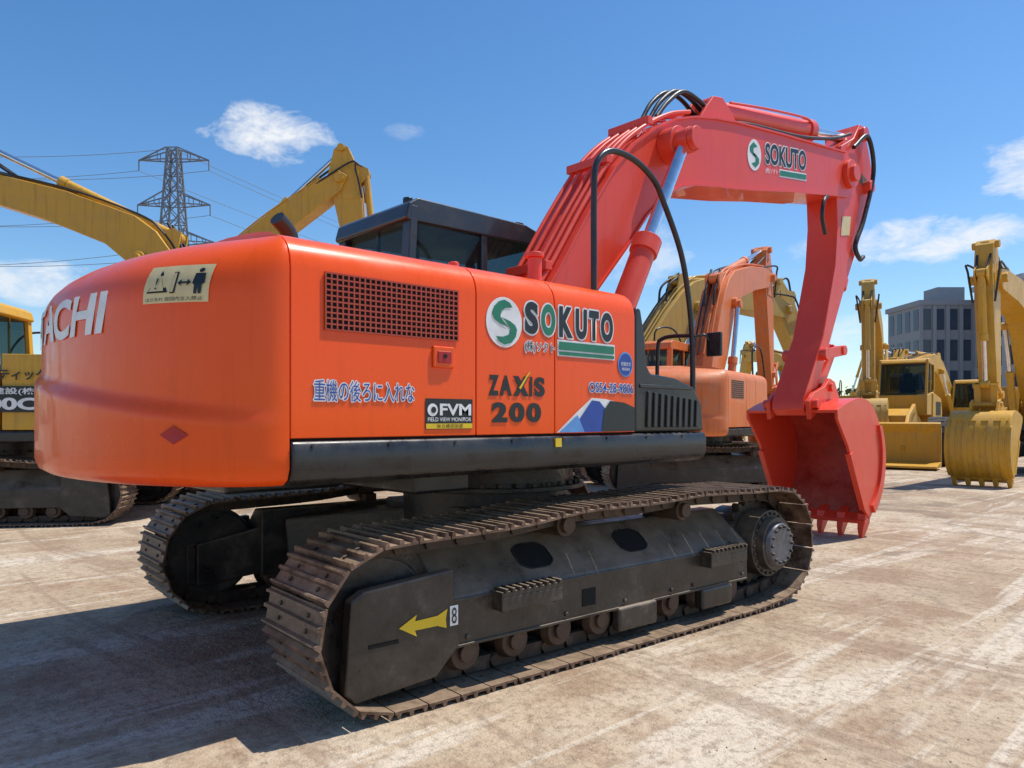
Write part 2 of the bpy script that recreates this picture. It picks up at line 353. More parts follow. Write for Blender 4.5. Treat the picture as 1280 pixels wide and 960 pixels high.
# ------------------------------------------------------------------ bucket
def bucket(parent,hx,hz,ang,y0,y1,mat,inmat,scale=.94):
    ca,sa=math.cos(ang),math.sin(ang)
    T=lambda p:(hx+(p[0]*ca-p[1]*sa)*scale, hz+(p[0]*sa+p[1]*ca)*scale)
    shell=catmull([(x,0,z) for x,z in[(-.06,.10),(.25,.10),(.62,.05),(.90,-.12),(1.05,-.44),(1.05,-.82),(.90,-1.14),(.68,-1.34),(.42,-1.45)]],5)
    shell=[(p.x,p.z) for p in shell]; n=len(shell)
    def offs(d):
        out=[]
        for i,p in enumerate(shell):
            a=shell[max(0,i-1)]; b_=shell[min(n-1,i+1)]; t=Vector((b_[0]-a[0],b_[1]-a[1])).normalized(); nn=Vector((t.y,-t.x)); out.append((p[0]+nn.x*d,p[1]+nn.y*d))
        return out
    inner=offs(.035)
    mb=MB()
    O=[T(p) for p in shell]; I=[T(p) for p in inner]
    vs=[(p[0],y0,p[1]) for p in O]+[(p[0],y1,p[1]) for p in O]+[(p[0],y0,p[1]) for p in I]+[(p[0],y1,p[1]) for p in I]
    fo=[(i,i+1,n+i+1,n+i) for i in range(n-1)]; fi=[(2*n+i,3*n+i,3*n+i+1,2*n+i+1) for i in range(n-1)]
    cap=[(0,n,3*n,2*n),(n-1,3*n-1,4*n-1,2*n-1)]+[(i,2*n+i,2*n+i+1,i+1) for i in range(n-1)]+[(n+i,n+i+1,3*n+i+1,3*n+i) for i in range(n-1)]
    mb.add(vs,fo+cap,0); mb.add(vs,fi,1)
    mb.build('bucket_shell',parent,[mat,inmat],0,ang=40,recalc=False)
    out_=offs(-.022); inn=offs(.008); mb=MB()
    k0,k1=int(n*.45),n-1
    for i in range(5):
        yc=y0+(y1-y0)*(i+.5)/5
        for q in range(k0,k1): mb.xz([T(inn[q]),T(inn[q+1]),T(out_[q+1]),T(out_[q])],yc-.045,yc+.045)
    for q in range(int(n*.38),int(n*.45)): mb.xz([T(inn[q]),T(inn[q+1]),T(out_[q+1]),T(out_[q])],y0+.03,y1-.03)
    mb.build('bucket_wear_strips',parent,mat)
    side=shell+[(.30,-1.28),(.20,-.85),(.10,-.4),(-.08,0)]
    for k,(a,b_) in enumerate(((y0-.012,y0+.022),(y1-.022,y1+.012))):
        mb=MB(); mb.xz([T((p[0]*1.01,p[1]*1.01)) for p in side],a,b_); mb.build('bucket_side_plate_%d'%(k+1),parent,mat,.005)
        mb=MB(); e=[(.28,-1.30),(.17,-.85),(.09,-.5),(.17,-.5),(.26,-.85),(.38,-1.30)]
        mb.xz([T(p) for p in e],a-.015,b_+.015); mb.build('side_cutter_%d'%(k+1),parent,mat,.004)
        mb=MB(); ys_=(a-.03,a+.002) if k==0 else (b_-.002,b_+.03)
        wear=[(shell[i][0]*1.012,shell[i][1]*1.012) for i in range(n//2,n-2)]+[(shell[i][0]*.93,shell[i][1]*.93) for i in range(n-3,n//2-1,-1)]
        mb.xz([T(p) for p in wear],*ys_); mb.build('bucket_wear_plate_%d'%(k+1),parent,mat,.004)
    mb=MB()
    w=y1-y0
    mb.xz([T((.46,-1.465)),T((.30,-1.49)),T((.30,-1.45)),T((.44,-1.40))],y0,y1)
    for i in range(5):
        yc=y0+.05+(w-.10)*i/4
        vs=[(*T((.52,-1.36)),.05),(*T((.36,-1.38)),.05),(*T((.26,-1.55)),.032),(*T((.235,-1.68)),.018),(*T((.27,-1.69)),.018),(*T((.45,-1.53)),.045)]
        n5=len(vs); V_=[(v[0],yc-v[2],v[1]) for v in vs]+[(v[0],yc+v[2],v[1]) for v in vs]
        mb.add(V_,[tuple(range(n5)),tuple(range(2*n5-1,n5-1,-1))]+[(i2,n5+i2,n5+(i2+1)%n5,(i2+1)%n5) for i2 in range(n5)])
    mb.build('bucket_teeth',parent,mat,.004)
    ym=(y0+y1)/2; mb=MB()
    for sy in(-1,1):
        yy=ym+sy*.24
        mb.xz([T(p) for p in[(-.12,.0),(-.10,.22),(.05,.28),(.35,.28),(.52,.34),(.64,.26),(.72,-.02),(.3,.06)]],yy-.025,yy+.025)
    a=T((0,.16)); mb.cyl((a[0],ym-.33,a[1]),(a[0],ym+.33,a[1]),.055,n=16)
    a=T((.5,.23)); mb.cyl((a[0],ym-.30,a[1]),(a[0],ym+.30,a[1]),.05,n=16)
    mb.build('bucket_ears',parent,mat,.006)
    return T
def ram(parent,name,p0,p1,frac,rb,rr,mat):
    p0=Vector(p0); p1=Vector(p1); q=p0.lerp(p1,frac); d=(p1-p0).normalized()
    mb=MB(); mb.cyl(p0,q,rb,n=22,mi=0); mb.cyl(q-d*.12,q+d*.02,rb*1.18,n=22,mi=0); mb.cyl(q,p1,rr,n=18,mi=1)
    for p in(p0,p1): mb.cyl(p-Vector((0,.08,0)),p+Vector((0,.08,0)),rb*1.1,n=18,mi=0)
    mb.build(name,parent,[mat,'chrome'],.004)
# ------------------------------------------------------------------ cab
def cab(parent,x0,x1,y0,y1,zb,zt,mat='cabframe'):
    zw=zb+.78; w=.07
    mb=MB()
    mb.xz([(x0,zb),(x0,zw),(x1,zw-.15),(x1,zb)],y0,y1)
    mb.build('cab_lower_body',parent,mat,.03)
    mb=MB()
    for y in(y0+w/2,y1-w/2):
        mb.beam((x0+w/2,y,zw-.02),(x0+.09,y,zt-.06),w,w*1.5); mb.beam((x0+.78,y,zw-.02),(x0+.78,y,zt-.05),w*.9,w)
        mb.beam((x1-w/2,y,zw-.2),(x1-.33,y,zt-.05),w,w)
    mb.beam((x0+.09,y0,zw+.02),(x0+.09,y1,zw+.02),.06,.06); mb.beam((x0+.1,(y0+y1)/2,zw),(x0+.11,(y0+y1)/2,zt-.05),.03,.03)
    mb.build('cab_posts',parent,mat,.012)
    mb=MB()
    mb.xz([(x0+.01,zt-.16),(x0+.04,zt-.05),(x0+.12,zt),(x1-.5,zt-.01),(x1-.35,zt-.05),(x1-.28,zt-.13),(x1-.29,zt-.17),(x0+.03,zt-.18)],y0-.015,y1+.015)
    mb.build('cab_roof',parent,mat,.035,3)
    mb=MB()
    mb.add([(x0+.06,y0+.06,zw),(x0+.06,y1-.06,zw),(x0+.1,y1-.06,zt-.11),(x0+.1,y0+.06,zt-.11)],[(0,1,2,3)])
    for y in(y0+.02,y1-.02): mb.add([(x0+.08,y,zw),(x1-.06,y,zw-.14),(x1-.34,y,zt-.11),(x0+.1,y,zt-.11)],[(0,1,2,3)])
    mb.add([(x1-.03,y0+.06,zw-.14),(x1-.03,y1-.06,zw-.14),(x1-.31,y1-.06,zt-.11),(x1-.31,y0+.06,zt-.11)],[(0,1,2,3)])
    mb.build('cab_glass',parent,'glass',recalc=False)
    mb=MB(); ym=(y0+y1)/2
    mb.box((x0+.45,ym-.25,zb+.4),(x0+.95,ym+.25,zb+.55)); mb.box((x0+.38,ym-.24,zb+.5),(x0+.52,ym+.24,zb+1.15)); mb.box((x0+.40,ym-.13,zb+1.17),(x0+.5,ym+.13,zb+1.38))
    mb.build('seat',parent,'dark',.03)
# ------------------------------------------------------------------ generic yard excavator
BU=[(0,.22),(.7,.62),(1.5,1.08),(2.1,1.36),(2.55,1.47),(3.0,1.44),(4.2,1.0),(5.5,.36),(5.85,.12)]
BL=[(5.85,-.12),(5.5,-.16),(4.2,.38),(3.1,.74),(2.6,.74),(2.2,.55),(1.5,.15),(.8,-.12),(0,-.22)]
AR=[(-.80,.16),(-.70,.30),(-.15,.44),(.6,.40),(2.8,.14),(2.95,.0),(2.85,-.13),(.5,-.22),(-.15,-.26),(-.7,-.02)]
def front(parent,ba,aa,bka,mat,fx=.15,fz=1.75,bs=1.0,yo=0):
    R=lambda p,a,o:(o[0]+p[0]*math.cos(a)-p[1]*math.sin(a), o[1]+p[0]*math.sin(a)+p[1]*math.cos(a))
    f=(fx,fz); b=lambda p:R(p,ba,f); tip=b((5.7,0)); ar=lambda p:R((p[0],p[1]),aa,tip)
    mb=MB(); mb.xz([b(p) for p in BU+BL],yo-.26,yo+.26)
    for p in((2.45,.95),(5.7,0),(0,0)):
        q=b(p); mb.cyl((q[0],yo-.36,q[1]),(q[0],yo+.36,q[1]),.10,n=18)
    mb.build('boom',parent,mat,.015)
    mb=MB(); mb.xz([ar(p) for p in AR],yo-.17,yo+.17)
    for p in((-.7,.15),(2.85,0),(2.45,.02)):
        q=ar(p); mb.cyl((q[0],yo-.25,q[1]),(q[0],yo+.25,q[1]),.08,n=16)
    for sy in(-1,1):
        mb.xz([ar(p) for p in[(-.5,.1),(-.1,.32),(.5,.3),(.4,-.12),(-.1,-.16)]],yo+sy*.17,yo+sy*.182)
    mb.build('arm',parent,mat,.010)
    q=b((2.45,.9))
    for sy in(-1,1): ram(parent,'boom_cylinder',(fx+.75,yo+sy*.36,fz-.55),(q[0],yo+sy*.36,q[1]),.55,.085,.05,mat)
    a=b((2.3,1.6)); c=ar((-.7,.16)); ram(parent,'arm_cylinder',(a[0],yo,a[1]),(c[0],yo,c[1]),.6,.09,.05,mat)
    mb=MB()
    for sy in(-1,1): mb.xz([b(p) for p in[(2.0,1.3),(2.25,1.72),(2.4,1.7),(2.6,1.4)]],yo+sy*.14-.02,yo+sy*.14+.02)
    a=ar((-.1,.58))
    for sy in(-1,1): mb.xz([ar(p) for p in[(-.35,.38),(-.15,.66),(-.02,.66),(.2,.38)]],yo+sy*.11-.015,yo+sy*.11+.015)
    mb.build('cylinder_bracket',parent,mat)
    c=ar((2.2,.42)); ram(parent,'bucket_cylinder',(a[0],yo,a[1]),(c[0],yo,c[1]),.6,.075,.045,mat)
    mb=MB(); c2=ar((2.2,.42)); h=ar((2.45,.0))
    for sy in(-1,1): mb.beam((c2[0],yo+sy*.22,c2[1]),(h[0],yo+sy*.22,h[1]),.03,.1)
    hinge=ar((2.85,0))
    T=bucket(parent,hinge[0],hinge[1]-.14,bka,yo-.52*bs,yo+.52*bs,mat,mat)
    e=T((.5,.23))
    for sy in(-1,1): mb.beam((c2[0],yo+sy*.15,c2[1]),(e[0],yo+sy*.15,e[1]),.04,.12)
    mb.build('bucket_linkage',parent,mat,.005)
    for sy in(-.16,-.06,.06,.16):
        P=[b((x,z+.06)) for x,z in BU[1:-1]]; tube('boom_pipe',[(p[0],yo+sy,p[1]) for p in P],.018,mat if sy<0 else 'rubber',parent)
    for sy in(-.1,.1):
        a=b((5.2,.6)); c=ar((-.2,.55)); tube('hose',[(a[0],yo+sy,a[1]),((a[0]+c[0])/2+.25,yo+sy*1.3,(a[1]+c[1])/2+.35),(c[0],yo+sy,c[1])],.025,'rubber',parent)
        a=b((1.7,1.28)); c=b((2.5,1.62)); tube('hose',[(a[0],yo+sy,a[1]),(a[0]+.1,yo+sy,a[1]+.35),(c[0],yo+sy,c[1]+.1)],.025,'rubber',parent)
    for sy in(-.2,.2):
        P=[b((4.6,.75)),ar((-.5,.2)),ar((-.1,.25)),ar((.5,.42))]; tube('hose',[(P[0][0],yo+sy*.9,P[0][1]),(P[1][0]+.1,yo+sy*1.5,P[1][1]-.2),(P[2][0]+.15,yo+sy*1.4,P[2][1]),(P[3][0],yo+sy,P[3][1])],.022,'rubber',parent)
def house(parent,mat,cabmat='cabframe',stripe=None):
    counterweight(parent,mat)
    tp=lambda y1:[(y1,1.25),(-1.35,1.25)]+[(-1.35+i,z) for z,i in TOPP]+[(y1,2.24)]
    mb=MB(); mb.yz(tp(1.33),-2.15,-1.12); mb.yz(tp(1.33),-1.11,-.55); mb.yz(tp(-.5),-.54,.25); mb.build('engine_housing',parent,mat,.008)
    mb=MB(); mb.box((-2.14,-1.33,1.08),(1.15,1.33,1.245)); mb.build('deck',parent,'black',.04)
    mb=MB(); mb.xz([(.26,1.25),(.26,2.0),(.4,1.7),(.95,1.62),(1.1,1.5),(1.1,1.25)],-1.33,-.6); mb.build('toolbox',parent,mat,.02)
    mb=MB()
    for i in range(9):
        z=1.75+i*.035
        for s in(-1,1): mb.box((-2.0,s*1.35-.006,z),(-1.3,s*1.35+.006,z+.018))
    if stripe:
        for s in(-1,1): mb.box((-2.1,s*1.352-.003,1.3),(-1.15,s*1.352+.003,1.55))
    mb.build('side_louvres',parent,'dblack')
    mb=MB(); mb.cyl((-1.6,.4,2.2),(-1.6,.4,2.5),.06,n=16); mb.build('exhaust',parent,'black')
    cab(parent,-.5,1.2,.32,1.32,1.2,2.95,cabmat)
    tube('handrail',[(-.2,-1.2,2.2),(-.2,-1.2,2.7),(.3,-1.2,2.75),(.6,-1.2,2.3),(.65,-1.2,1.6)],.018,'black',parent)
def excavator(loc,rz,mat,ba,aa,bka=0,cabmat='cabframe',ur=0,bs=1,stripe=None,shoemat='shoe',sc=1):
    e=root('excavator',(loc[0],loc[1],0),rz,sc=sc)
    u=root('undercarriage',(0,0,0),ur,parent=e); undercarriage(u,False,shoemat)
    house(e,mat,cabmat,stripe); front(e,rad(ba),rad(aa),rad(bka),mat,bs=bs); return e

# ================================================================== MAIN EXCAVATOR
E=root('excavator',(3.66,4.40,0),0,worldcoords=True)
U=bpy.data.objects.new('undercarriage',None); COL.objects.link(U); U.parent=E; U.location=(.06,-.07,0); U.rotation_euler=(0,0,rad(-3.0))
undercarriage(U,True)
fm=lambda x,z:(x,-1.424,z)
patch('arrow_decal',U,fm,[(-1.62,.40),(-1.52,.45),(-1.53,.42),(-1.40,.425),(-1.34,.45),(-1.35,.40),(-1.345,.355),(-1.40,.375),(-1.53,.375),(-1.52,.345)],'dyellow')
mb=MB(); mb.box((-1.78,-1.423,.33),(-1.62,-1.419,.35)); mb.build('guard_slot',U,'hole')
patch('tie_down_decal',U,fm,[(-1.325,.36),(-1.275,.36),(-1.275,.46),(-1.325,.46)],'white')
label('tie_down_mark','8',U,lambda x,z:(x,-1.427,z),-1.315,-1.285,.37,.45,'dblack')
counterweight(E,'orange',3.66,4.40)
YS=3.05
def sec(y1): return [(y1,1.312),(3.05,1.312)]+[(3.05+i,z) for z,i in TOPP]+[(y1,2.26)]
for nm,a,b_,y1 in(('engine_cover',1.506,2.55,5.70),('pump_cover',2.557,3.146,5.70),('fuel_tank_cover',3.153,3.895,3.86)):
    mb=MB(); mb.yz(sec(y1),a,b_); mb.build(nm,E,'orange',.004)
mb=MB(); mb.box((1.45,3.07,1.2),(3.8,5.66,2.10)); mb.build('inner_body',E,'dark')
mb=MB(); mb.yz([(3.6,1.10),(3.10,1.10),(3.05,1.125),(3.03,1.17),(3.03,1.26),(3.045,1.295),(3.07,1.306),(3.6,1.306)],1.505,4.70); mb.build('side_skirt',E,'black',.012)
mb=MB(); mb.box((1.5,3.5,1.12),(4.72,5.70,1.30)); mb.box((1.2,3.4,1.13),(1.6,5.4,1.25)); mb.box((2.4,3.4,.98),(2.8,5.3,1.12)); mb.box((1.6,4.0,.99),(2.3,4.8,1.12)); mb.build('main_deck',E,'black',.02)
mb=MB(); mb.xz([(3.905,1.31),(3.905,2.10),(3.93,2.13),(3.97,2.12),(4.02,1.92),(4.03,1.76),(4.08,1.70),(4.35,1.68),(4.58,1.62),(4.68,1.50),(4.70,1.31)],3.055,3.80); mb.build('front_toolbox',E,'black',.02,3)
mb=MB()
for i in range(9):
    x=4.02+i*.07; mb.xz([(x,1.34),(x+.01,1.58-.006*i),(x+.045,1.575-.006*i),(x+.035,1.34)],3.04,3.07)
mb.box((3.95,3.045,1.60),(4.55,3.07,1.625)); mb.build('vent_ribs',E,'black',.006)
# grille
mb=MB(); mb.box((1.67,3.046,1.80),(2.425,3.052,2.055)); mb.build('grille_void',E,'hole')
mb=MB(); nx,nz=26,10
for i in range(nx+1):
    x=1.67+.755*i/nx; mb.box((x-.0038,3.0405,1.80),(x+.0038,3.0465,2.055))
for j in range(nz+1):
    z=1.80+.255*j/nz; mb.box((1.6655,3.041,z-.0038),(2.4295,3.047,z+.0038))
mb.build('grille_mesh',E,'grillepaint')
mb=MB(); mb.box((2.265,3.035,1.655),(2.40,3.052,1.765)); mb.build('latch_plate',E,'orange',.008)
mb=MB(); mb.box((2.29,3.028,1.68),(2.375,3.036,1.74)); mb.build('latch_handle',E,'dred',.006)
mb=MB(); mb.cyl((2.332,3.024,1.715),(2.332,3.03,1.715),.012,n=12); mb.build('latch_lock',E,'dark')
mb=MB()
for x in(1.6,2.0,2.4,2.8,3.2,3.6,4.0,4.4): mb.cyl((x,3.026,1.28),(x,3.035,1.28),.008,n=6)
mb.build('skirt_bolts',E,'black')
sm=lambda off:(lambda x,z:(x,YS-off,z))
outlined('warning_text','重機の後ろに入れな',E,sm,1.614,2.154,1.477,1.573,'blue',.0055)
patch('monitor_sticker',E,sm(.003),[(2.222,1.345),(2.527,1.345),(2.527,1.50),(2.222,1.50)],'dblack')
label('monitor_sticker_text','FVM',E,sm(.006),2.31,2.515,1.415,1.475,'white',.03)
label('monitor_sticker_line','FIELD VIEW MONITOR',E,sm(.006),2.235,2.515,1.385,1.405,'white',.01)
patch('monitor_sticker_band',E,sm(.005),[(2.225,1.348),(2.524,1.348),(2.524,1.374),(2.225,1.374)],'dyellow')
label('monitor_sticker_small','後方確認装置',E,sm(.007),2.29,2.46,1.352,1.371,'dblack',0)
patch('monitor_sticker_logo',E,sm(.006),disc(2.265,1.443,.032,.032),'white'); patch('monitor_sticker_logo_dot',E,sm(.008),disc(2.27,1.443,.016,.016),'dblack')
for ch,x0,x1 in(('Z',2.638,2.712),('A',2.718,2.808),('I',2.945,2.965),('S',2.98,3.065)):
    label('model_text_'+ch,ch,E,sm(.004),x0,x1,1.523,1.635,'dblack',.05)
patch('model_x_a',E,sm(.004),[(2.815,1.635),(2.858,1.635),(2.940,1.523),(2.897,1.523)],'dblack')
patch('model_x_b',E,sm(.0045),[(2.815,1.523),(2.853,1.523),(2.938,1.635),(2.900,1.635)],'dblack')
patch('model_x_c',E,sm(.006),[(2.86,1.570),(2.872,1.562),(2.950,1.665),(2.930,1.655)],'dyellow')
for ch,x0,x1 in(('2',2.66,2.775),('0',2.79,2.905),('0',2.92,3.035)): label('model_number',ch,E,sm(.004),x0,x1,1.378,1.488,'dblack',.05)
patch('logo_disc',E,sm(.003),disc(2.752,1.925,.132,.138),'white')
patch('logo_s_upper',E,sm(.006),[(2.81,2.01),(2.79,2.035),(2.75,2.048),(2.71,2.035),(2.675,2.005),(2.66,1.965),(2.68,1.935),(2.72,1.915),(2.78,1.90),(2.745,1.930),(2.72,1.955),(2.73,1.985),(2.76,2.005)],'green')
patch('logo_s_lower',E,sm(.006),[(2.69,1.845),(2.71,1.82),(2.75,1.803),(2.80,1.815),(2.835,1.85),(2.845,1.89),(2.83,1.915),(2.79,1.935),(2.73,1.95),(2.77,1.92),(2.795,1.89),(2.785,1.86),(2.74,1.845)],'green')
for s,x0,x1,mat in(('S',2.905,3.01,'dblack'),('O',3.035,3.15,'green'),('K',3.182,3.30,'dblack'),('U',3.325,3.425,'dblack'),('T',3.445,3.535,'dblack'),('O',3.555,3.67,'dblack')):
    outlined('name_letter_'+s,s,E,sm,x0,x1,1.876,2.058,mat,.010,.055)
patch('name_stripe_white',E,sm(.0025),[(3.17,1.765),(3.69,1.765),(3.69,1.862),(3.17,1.862)],'white')
patch('name_stripe_1',E,sm(.006),[(3.18,1.772),(3.68,1.772),(3.68,1.792),(3.18,1.792)],'green')
patch('name_stripe_2',E,sm(.006),[(3.18,1.802),(3.68,1.802),(3.68,1.85),(3.18,1.85)],'green')
outlined('company_text','(株)ソクト',E,sm,2.905,3.145,1.77,1.838,'dblack',.005)
outlined('serial_text','OS54-28-9806',E,sm,3.445,3.875,1.56,1.62,'blue',.005,.01)
patch('round_sticker',E,sm(.004),disc(3.795,1.745,.075,.08),'lblue'); patch('round_sticker_in',E,sm(.006),disc(3.795,1.745,.064,.069),'blue'); label('round_sticker_text','低騒音型',E,sm(.008),3.745,3.845,1.735,1.76,'white'); label('round_sticker_text2','建設機械',E,sm(.008),3.755,3.835,1.705,1.725,'white')
patch('mountain_white',E,sm(.003),[(3.165,1.318),(3.88,1.318),(3.88,1.46),(3.78,1.495),(3.60,1.52),(3.47,1.525),(3.34,1.44)],'white')
patch('mountain_blue',E,sm(.006),[(3.28,1.318),(3.87,1.318),(3.66,1.41),(3.54,1.505),(3.47,1.51)],'blue')
patch('mountain_black',E,sm(.008),[(3.56,1.318),(3.885,1.318),(3.885,1.47),(3.78,1.50),(3.64,1.51),(3.58,1.45)],'dblack')
patch('mountain_lblue',E,sm(.008),[(3.18,1.318),(3.40,1.318),(3.34,1.42)],'lblue')
mb=MB(); mb.box((3.13,3.022,1.235),(3.18,3.032,1.285)); mb.build('skirt_sticker',E,'dyellow')
def cwm(off,ins=0):
    def f(s,z):
        y=-s
        return (3.66+cw_xy(y,z,ins)-off,4.40+y,z)
    return f
label('brand_text','HITACHI',E,cwm(.006),-.77,.67,1.785,1.98,'white',.035,.15)
def cgrid(name,s0,s1,z0,z1,mat,off):
    mb=MB(); n=10; nz=6; f=cwm(off)
    vs=[f(s0+(s1-s0)*i/n,z0+(z1-z0)*j/nz) for j in range(nz+1) for i in range(n+1)]
    mb.add(vs,[(j*(n+1)+i,j*(n+1)+i+1,(j+1)*(n+1)+1+i,(j+1)*(n+1)+i) for j in range(nz) for i in range(n)]); mb.build(name,E,mat,recalc=False)
cgrid('caution_sticker',.91,1.185,1.895,2.06,'cream',.006)
def cw2(off):
    f=cwm(off); return lambda s,z:f(s,z-.01)
patch('caution_triangle',E,cw2(.010),[(.93,1.95),(1.03,1.95),(.98,2.05)],'dblack'); patch('caution_triangle_in',E,cw2(.013),[(.944,1.957),(1.016,1.957),(.98,2.033)],'cream')
label('caution_mark','!',E,cw2(.016),.976,.984,1.965,2.015,'dblack')
patch('caution_figure_head',E,cw2(.012),disc(1.15,2.043,.010,.010,12),'dblack')
patch('caution_figure_body',E,cw2(.012),[(1.137,1.94),(1.147,1.94),(1.15,1.975),(1.153,1.94),(1.163,1.94),(1.164,1.98),(1.172,1.985),(1.168,2.03),(1.132,2.03),(1.128,1.985),(1.136,1.98)],'dblack')
patch('caution_block',E,cw2(.012),[(1.042,1.945),(1.062,1.945),(1.062,2.04),(1.042,2.04)],'dblack'); patch('caution_block_in',E,cw2(.014),[(1.046,1.95),(1.058,1.95),(1.058,2.035),(1.046,2.035)],'cream')
patch('caution_arrow',E,cw2(.012),[(1.07,1.99),(1.085,2.005),(1.085,1.994),(1.108,1.994),(1.108,2.005),(1.123,1.99),(1.108,1.975),(1.108,1.986),(1.085,1.986),(1.085,1.975)],'dblack')
label('caution_text','はさまれ 旋回内立入禁止',E,cw2(.011),.93,1.17,1.913,1.93,'dblack')
patch('red_diamond',E,cwm(.006,0),[(1.03,1.33),(1.085,1.37),(1.14,1.33),(1.085,1.29)],'dred')
tube('exhaust_pipe',[(1.95,3.95,2.1),(1.95,3.95,2.36),(1.93,3.94,2.44),(1.85,3.91,2.50)],.045,'black',E)
mb=MB(); mb.cyl((3.28,3.35,2.2),(3.28,3.35,2.40),.045,n=16); mb.cyl((3.28,3.35,2.40),(3.28,3.35,2.43),.06,n=16); mb.cyl((2.6,3.3,2.2),(2.6,3.3,2.27),.03,n=16); mb.build('filler_caps',E,'red',.006)
cab(E,3.13,4.85,4.56,5.56,1.25,3.03)
mb=MB(); mb.cyl((3.3,4.75,3.02),(3.3,4.75,3.08),.04,n=12); mb.box((4.3,4.6,3.0),(4.38,4.7,3.05)); mb.build('cab_roof_fittings',E,'black',.01)
mb=MB()
for y in(3.84,4.47): mb.xz([(3.35,1.3),(3.45,1.75),(3.6,1.98),(3.8,1.98),(4.0,1.7),(4.5,1.45),(4.7,1.3)],y,y+.06)
mb.build('boom_mount',E,'red',.01)
BUP=[(3.62,1.92),(3.85,2.18),(4.10,2.50),(4.46,3.02),(4.80,3.47),(5.05,3.72),(5.35,3.93),(5.65,4.09),(5.95,4.19),(6.3,4.27),(6.65,4.33),(7.6,4.45),(8.56,4.56),(9.15,4.63),(9.38,4.58),(9.48,4.42)]
BLO=[(9.45,4.22),(9.25,4.10),(8.56,3.99),(7.7,3.85),(6.95,3.71),(6.3,3.61),(5.95,3.55),(5.72,3.49),(5.52,3.38),(5.23,3.14),(4.96,2.83),(4.60,2.45),(4.2,2.0),(3.95,1.72),(3.7,1.66),(3.6,1.76)]
mb=MB(); mb.xz(BUP+BLO,3.97,4.43); mb.build('boom',E,'red',.01)
mb=MB()
def strip(pts,off,t):
    for i in range(len(pts)-1):
        a=Vector((pts[i][0],0,pts[i][1])); b_=Vector((pts[i+1][0],0,pts[i+1][1])); d=(b_-a).normalized(); n_=Vector((-d.z,0,d.x))
        q=[a+n_*off,b_+n_*off,b_+n_*(off+t),a+n_*(off+t)]
        mb.xz([(p.x,p.z) for p in q],3.95,4.45)
strip(BUP[:14],-.014,.018); strip(BLO[2:14],-.014,.018)
mb.build('boom_flanges',E,'red')
mb=MB()
mb.cyl((5.52,3.70,3.80),(5.52,4.70,3.80),.085,n=24); mb.cyl((5.52,3.82,3.80),(5.52,3.97,3.80),.15,n=28); mb.cyl((5.52,3.64,3.80),(5.52,3.70,3.80),.10,n=24)
mb.cyl((9.25,3.86,4.38),(9.25,4.54,4.38),.10,n=24); mb.cyl((9.25,3.91,4.38),(9.25,3.97,4.38),.17,n=24); mb.cyl((3.75,3.8,1.83),(3.75,4.6,1.83),.1,n=20)
mb.build('boom_pins',E,'red',.008)
mb=MB()
for y in(4.06,4.30): mb.xz([(6.1,4.16),(6.3,4.42),(6.42,4.55),(6.58,4.58),(6.72,4.50),(6.95,4.30)],y,y+.04)
mb.build('arm_cylinder_bracket',E,'red',.01)
ram(E,'arm_cylinder',(6.55,4.2,4.47),(9.74,4.2,5.0),.66,.115,.06,'red')
tube('cylinder_line',[(6.75,4.08,4.58),(7.5,4.07,4.72),(8.3,4.07,4.85),(8.55,4.1,4.87)],.013,'red',E)
for i,y in enumerate((4.00,4.08,4.16,4.28,4.38)):
    tube('boom_pipe_%d'%(i+1),[(x-.03,y,z+.045) for x,z in BUP[1:9]],.019,'red',E)
mb=MB()
for x,z in((4.10,2.50),(4.80,3.47),(5.35,3.93)): mb.box((x-.09,3.975,z+.02),(x-.02,4.425,z+.09))
mb.build('pipe_clamps',E,'red',.006)
for i,(y,h) in enumerate(((4.10,0),(4.18,.03),(4.28,.05))):
    tube('boom_hose_%d'%(i+1),[(5.55,y,4.12),(5.72,y,4.30+h),(5.95,y,4.46+h),(6.2,y,4.46+h),(6.5,y,4.38)],.022,'rubber',E)
bm_=lambda o:(lambda x,z:(x,3.97-o,z+.14*(x-7.6)))
outlined('boom_name','SOKUTO',E,bm_,7.24,8.14,4.10,4.32,'dblack',.012,.03)
patch('boom_name_stripe_edge',E,bm_(.0025),[(7.54,3.985),(8.15,3.985),(8.15,4.07),(7.54,4.07)],'white'); patch('boom_name_stripe',E,bm_(.006),[(7.55,4.00),(8.14,4.00),(8.14,4.055),(7.55,4.055)],'green'); label('boom_company','(株)ソクト',E,bm_(.006),7.24,7.5,4.0,4.06,'white',.01)
patch('boom_logo',E,bm_(.004),disc(7.02,4.17,.135,.16),'white')
patch('boom_logo_s1',E,bm_(.006),[(7.08,4.26),(7.0,4.30),(6.93,4.25),(6.93,4.20),(7.0,4.16),(7.06,4.15),(7.0,4.2),(7.0,4.24)],'green')
patch('boom_logo_s2',E,bm_(.006),[(6.96,4.08),(7.04,4.04),(7.11,4.09),(7.11,4.14),(7.04,4.18),(6.98,4.19),(7.04,4.14),(7.04,4.10)],'green')
ARM=[(9.00,4.30),(9.04,3.75),(8.98,3.25),(8.66,2.36),(8.17,1.62),(8.16,1.50),(8.26,1.43),(8.40,1.52),(8.76,2.18),(9.24,2.99),(9.72,3.72),(10.02,4.30),(10.05,4.62),(9.95,4.85),(9.80,5.12),(9.68,5.12),(9.50,4.90),(9.15,4.72)]
mb=MB(); mb.xz(ARM,4.01,4.39); mb.build('arm',E,'red',.012)
mb=MB(); mb.cyl((9.74,3.95,5.0),(9.74,4.45,5.0),.09,n=20); mb.cyl((9.85,3.92,4.35),(9.85,4.48,4.35),.08,n=20); mb.cyl((8.62,3.93,2.15),(8.62,4.47,2.15),.075,n=20)
mb.xz([(9.80,4.10),(9.86,4.55),(10.16,4.45),(10.12,4.2)],4.06,4.34); mb.build('arm_pins',E,'red',.008)
